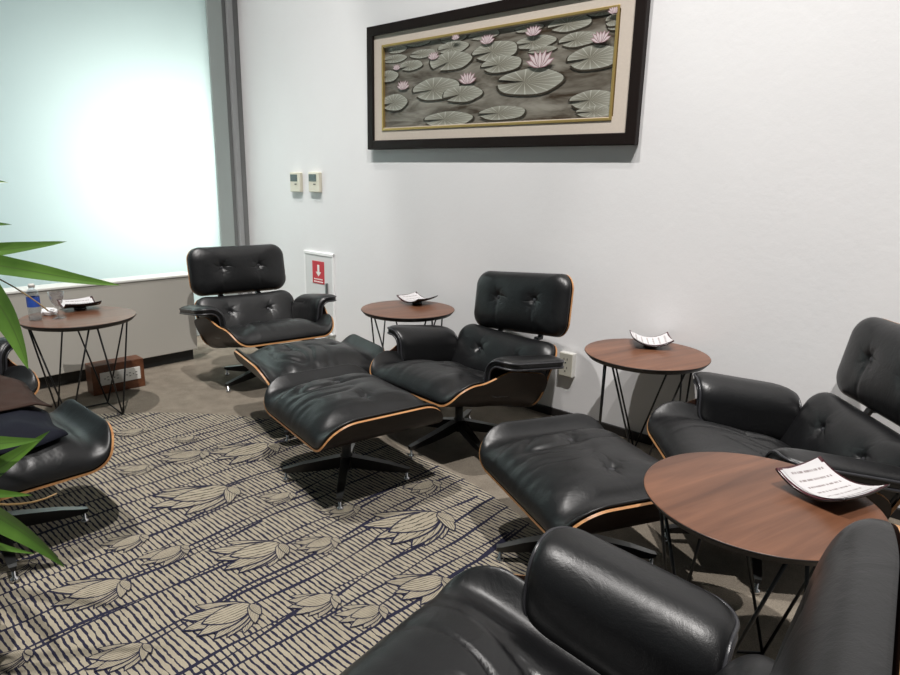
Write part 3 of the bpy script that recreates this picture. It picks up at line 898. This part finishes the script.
# ------------------------------------------------------------------ tall leafy plant at the left edge
def leaf_mat():
    m, nt, b = mat('green_leaf')
    tc = nt.nodes.new('ShaderNodeTexCoord'); sp = nt.nodes.new('ShaderNodeSeparateXYZ'); nt.links.new(tc.outputs['UV'], sp.inputs[0])
    rib = math_(nt, 'LESS_THAN', math_(nt, 'ABSOLUTE', sp.outputs[1]), .07)
    f = noise_n(nt, coords(nt, (14, 14, 14)), 1.0, 3)
    c = mixc(nt, f, (.028, .075, .010), (.11, .22, .034))
    nt.links.new(mixc(nt, math_(nt, 'MULTIPLY', rib, .7), c, (.05, .09, .02)), b.inputs['Base Color'])
    b.inputs['Roughness'].default_value = .32
    b.inputs['Transmission Weight'].default_value = 0.0
    return m
LEAF = leaf_mat(); STEM = simple('plant_stem', (.10, .12, .04), .5); TWIG = simple('tan_twig', (.30, .19, .08), .6)
PX, PY = -1.84, .185
plant = empty('potted_plant', (PX, PY, ON_RUG)); tag(plant, 'tall potted plant with long pointed green leaves reaching in at the left edge', 'plant')
MB().lathe([(.10, 0), (.112, .01), (.135, .25), (.140, .26), (.132, .26), (.125, .235), (.001, .235)], 40, cap=False).build('pot', [simple('dark_ceramic', (.03, .03, .032), .3)], plant)
MB().lathe([(.124, .225), (.06, .238), (.001, .24)], 32, cap=False).build('soil', [simple('soil', (.03, .02, .013), .95, var=.4, vscale=60)], plant)
def prel(p): return Vector((p[0]-PX, p[1]-PY, p[2]-ON_RUG))
MB().tube([(0, 0, .22), (.005, .01, .6), (.0, .02, 1.0), (.01, .02, 1.28)], [.014, .012, .009, .004], 10).build('stem', [STEM], plant)
MB().tube([(0.02, 0, .22), (.07, .02, .40), (.09, .03, .52)], [.010, .008, .005], 10).build('stem', [STEM], plant)
def bez(P, t):
    P = [Vector(p) for p in P]
    while len(P) > 1: P = [a.lerp(b, t) for a, b in zip(P, P[1:])]
    return P[0]
def leaf(ctrl, wd, hint=(.55, -.62, .55), peak=.40, fold_=.25):
    n = 26; P, UV, F = [], [], []
    hint = Vector(hint)
    for i in range(n+1):
        t = i/n; c = bez(ctrl, t); d = (bez(ctrl, min(1, t+.02)) - bez(ctrl, max(0, t-.02))).normalized()
        sd = d.cross(hint).normalized(); nn = sd.cross(d).normalized()
        w_ = wd*.5*(math.sin(PI*t**.75)**.8 if 0 < t < 1 else 0) + .0012*(1-t)
        w_ *= 1 + .05*noise.noise(Vector((t*9, ctrl[0][2]*7, 0)))
        for q in (-1, -.5, 0, .5, 1):
            P.append(prel(c + sd*w_*q + nn*(abs(q)*w_*fold_))); UV.append((t, q))
    for i in range(n):
        for q in range(4): F.append((i*5+q, i*5+q+1, (i+1)*5+q+1, (i+1)*5+q))
    return MB().add(P, F, 0, UV).build('leaf', [LEAF], plant)
S = (PX, PY+.02)
leaf([(S[0], S[1], .97), (-1.75, .30, 1.01), (-1.66, .40, 1.018), (-1.577, .502, 1.040)], .040)
leaf([(S[0]+.02, S[1], .98), (-1.63, .285, 1.045), (-1.48, .40, .985), (-1.318, .506, .975)], .044)
leaf([(S[0]+.02, S[1], 1.0), (-1.50, .33, 1.06), (-1.44, .345, .92), (-1.345, .338, .832)], .064, (.5, -.7, .3))
leaf([(S[0], S[1], 1.1), (-1.75, .30, 1.18), (-1.672, .432, 1.163)], .03)
leaf([(S[0], S[1], 1.0), (-1.75, .30, 1.08), (-1.652, .422, 1.075)], .03)
Q = (PX+.09, PY+.03, .52)
leaf([Q, (-1.60, .20, .66), (-1.45, .26, .665), (-1.31, .335, .705)], .046)
leaf([Q, (-1.56, .20, .52), (-1.46, .25, .58), (-1.350, .361, .703)], .060)
leaf([Q, (-1.45, .16, .62), (-1.20, .23, .665), (-1.128, .297, .535)], .058, (.62, -.7, .2))
leaf([Q, (-1.55, .17, .57), (-1.42, .22, .60), (-1.298, .305, .606)], .034)
leaf([Q, (-1.50, .15, .55), (-1.33, .20, .54), (-1.222, .278, .530)], .024)
MB().tube([prel(bez([Q, (-1.50, .20, .56), (-1.37, .29, .54), (-1.318, .349, .586)], i/12)) for i in range(13)], [.004-.0002*i for i in range(13)], 8).build('twig', [TWIG], plant)
MB().tube([prel(bez([(S[0]+.02, S[1], 1.0), (-1.60, .31, 1.03), (-1.525, .365, .981), (-1.448, .412, .917)], i/12)) for i in range(13)], [.0014]*13, 8).build('twig', [TWIG], plant)

# ------------------------------------------------------------------ light
def spot(loc, tgt, power, size=100, blend=.5, col=(1, .965, .935), rad=.035):
    l = bpy.data.lights.new('downlight', 'SPOT'); l.energy = power; l.spot_size = R(size); l.spot_blend = blend; l.color = col; l.shadow_soft_size = rad
    o = bpy.data.objects.new('downlight', l); C.objects.link(o); o.location = loc
    o.rotation_euler = (Vector(tgt)-Vector(loc)).to_track_quat('-Z', 'Y').to_euler(); return o
def area(loc, tgt, power, sx, sy, col):
    l = bpy.data.lights.new('area', 'AREA'); l.shape = 'RECTANGLE'; l.size = sx; l.size_y = sy; l.energy = power; l.color = col
    o = bpy.data.objects.new('area_light', l); C.objects.link(o); o.location = loc
    o.rotation_euler = (Vector(tgt)-Vector(loc)).to_track_quat('-Z', 'Y').to_euler(); return o
LZ = 6.9
for x, y, p in ((.9, -.1, 1650), (-2.2, -.1, 1200)):
    spot((x, y, LZ), (x*.5-.9, y*.5+1.0, 0), p, 75, .7, rad=.05)
spot((-4.0, .9, LZ), (-3.95, WY, .8), 900, 22, .55, rad=.05)
spot((-.2, .6, LZ), (-.65, WY, .9), 520, 22, .6, rad=.05)
# daylight behind the frosted glass
area((-5.35, 2.25, 1.25), (GX, 2.25, 1.2), 33, 1.4, 1.1, (1, 1, .98))
area((-6.0, .3, .9), (GX, .2, .8), 13, 2.5, 1.6, (.74, .88, 1.0))
w = bpy.data.worlds.new('world'); bpy.context.scene.world = w; w.use_nodes = True
w.node_tree.nodes['Background'].inputs[0].default_value = (.62, .70, .72, 1); w.node_tree.nodes['Background'].inputs[1].default_value = .15
vs = bpy.context.scene.view_settings
vs.view_transform = 'Standard'; vs.look = 'None'; vs.exposure = 0.0; vs.gamma = 1.0
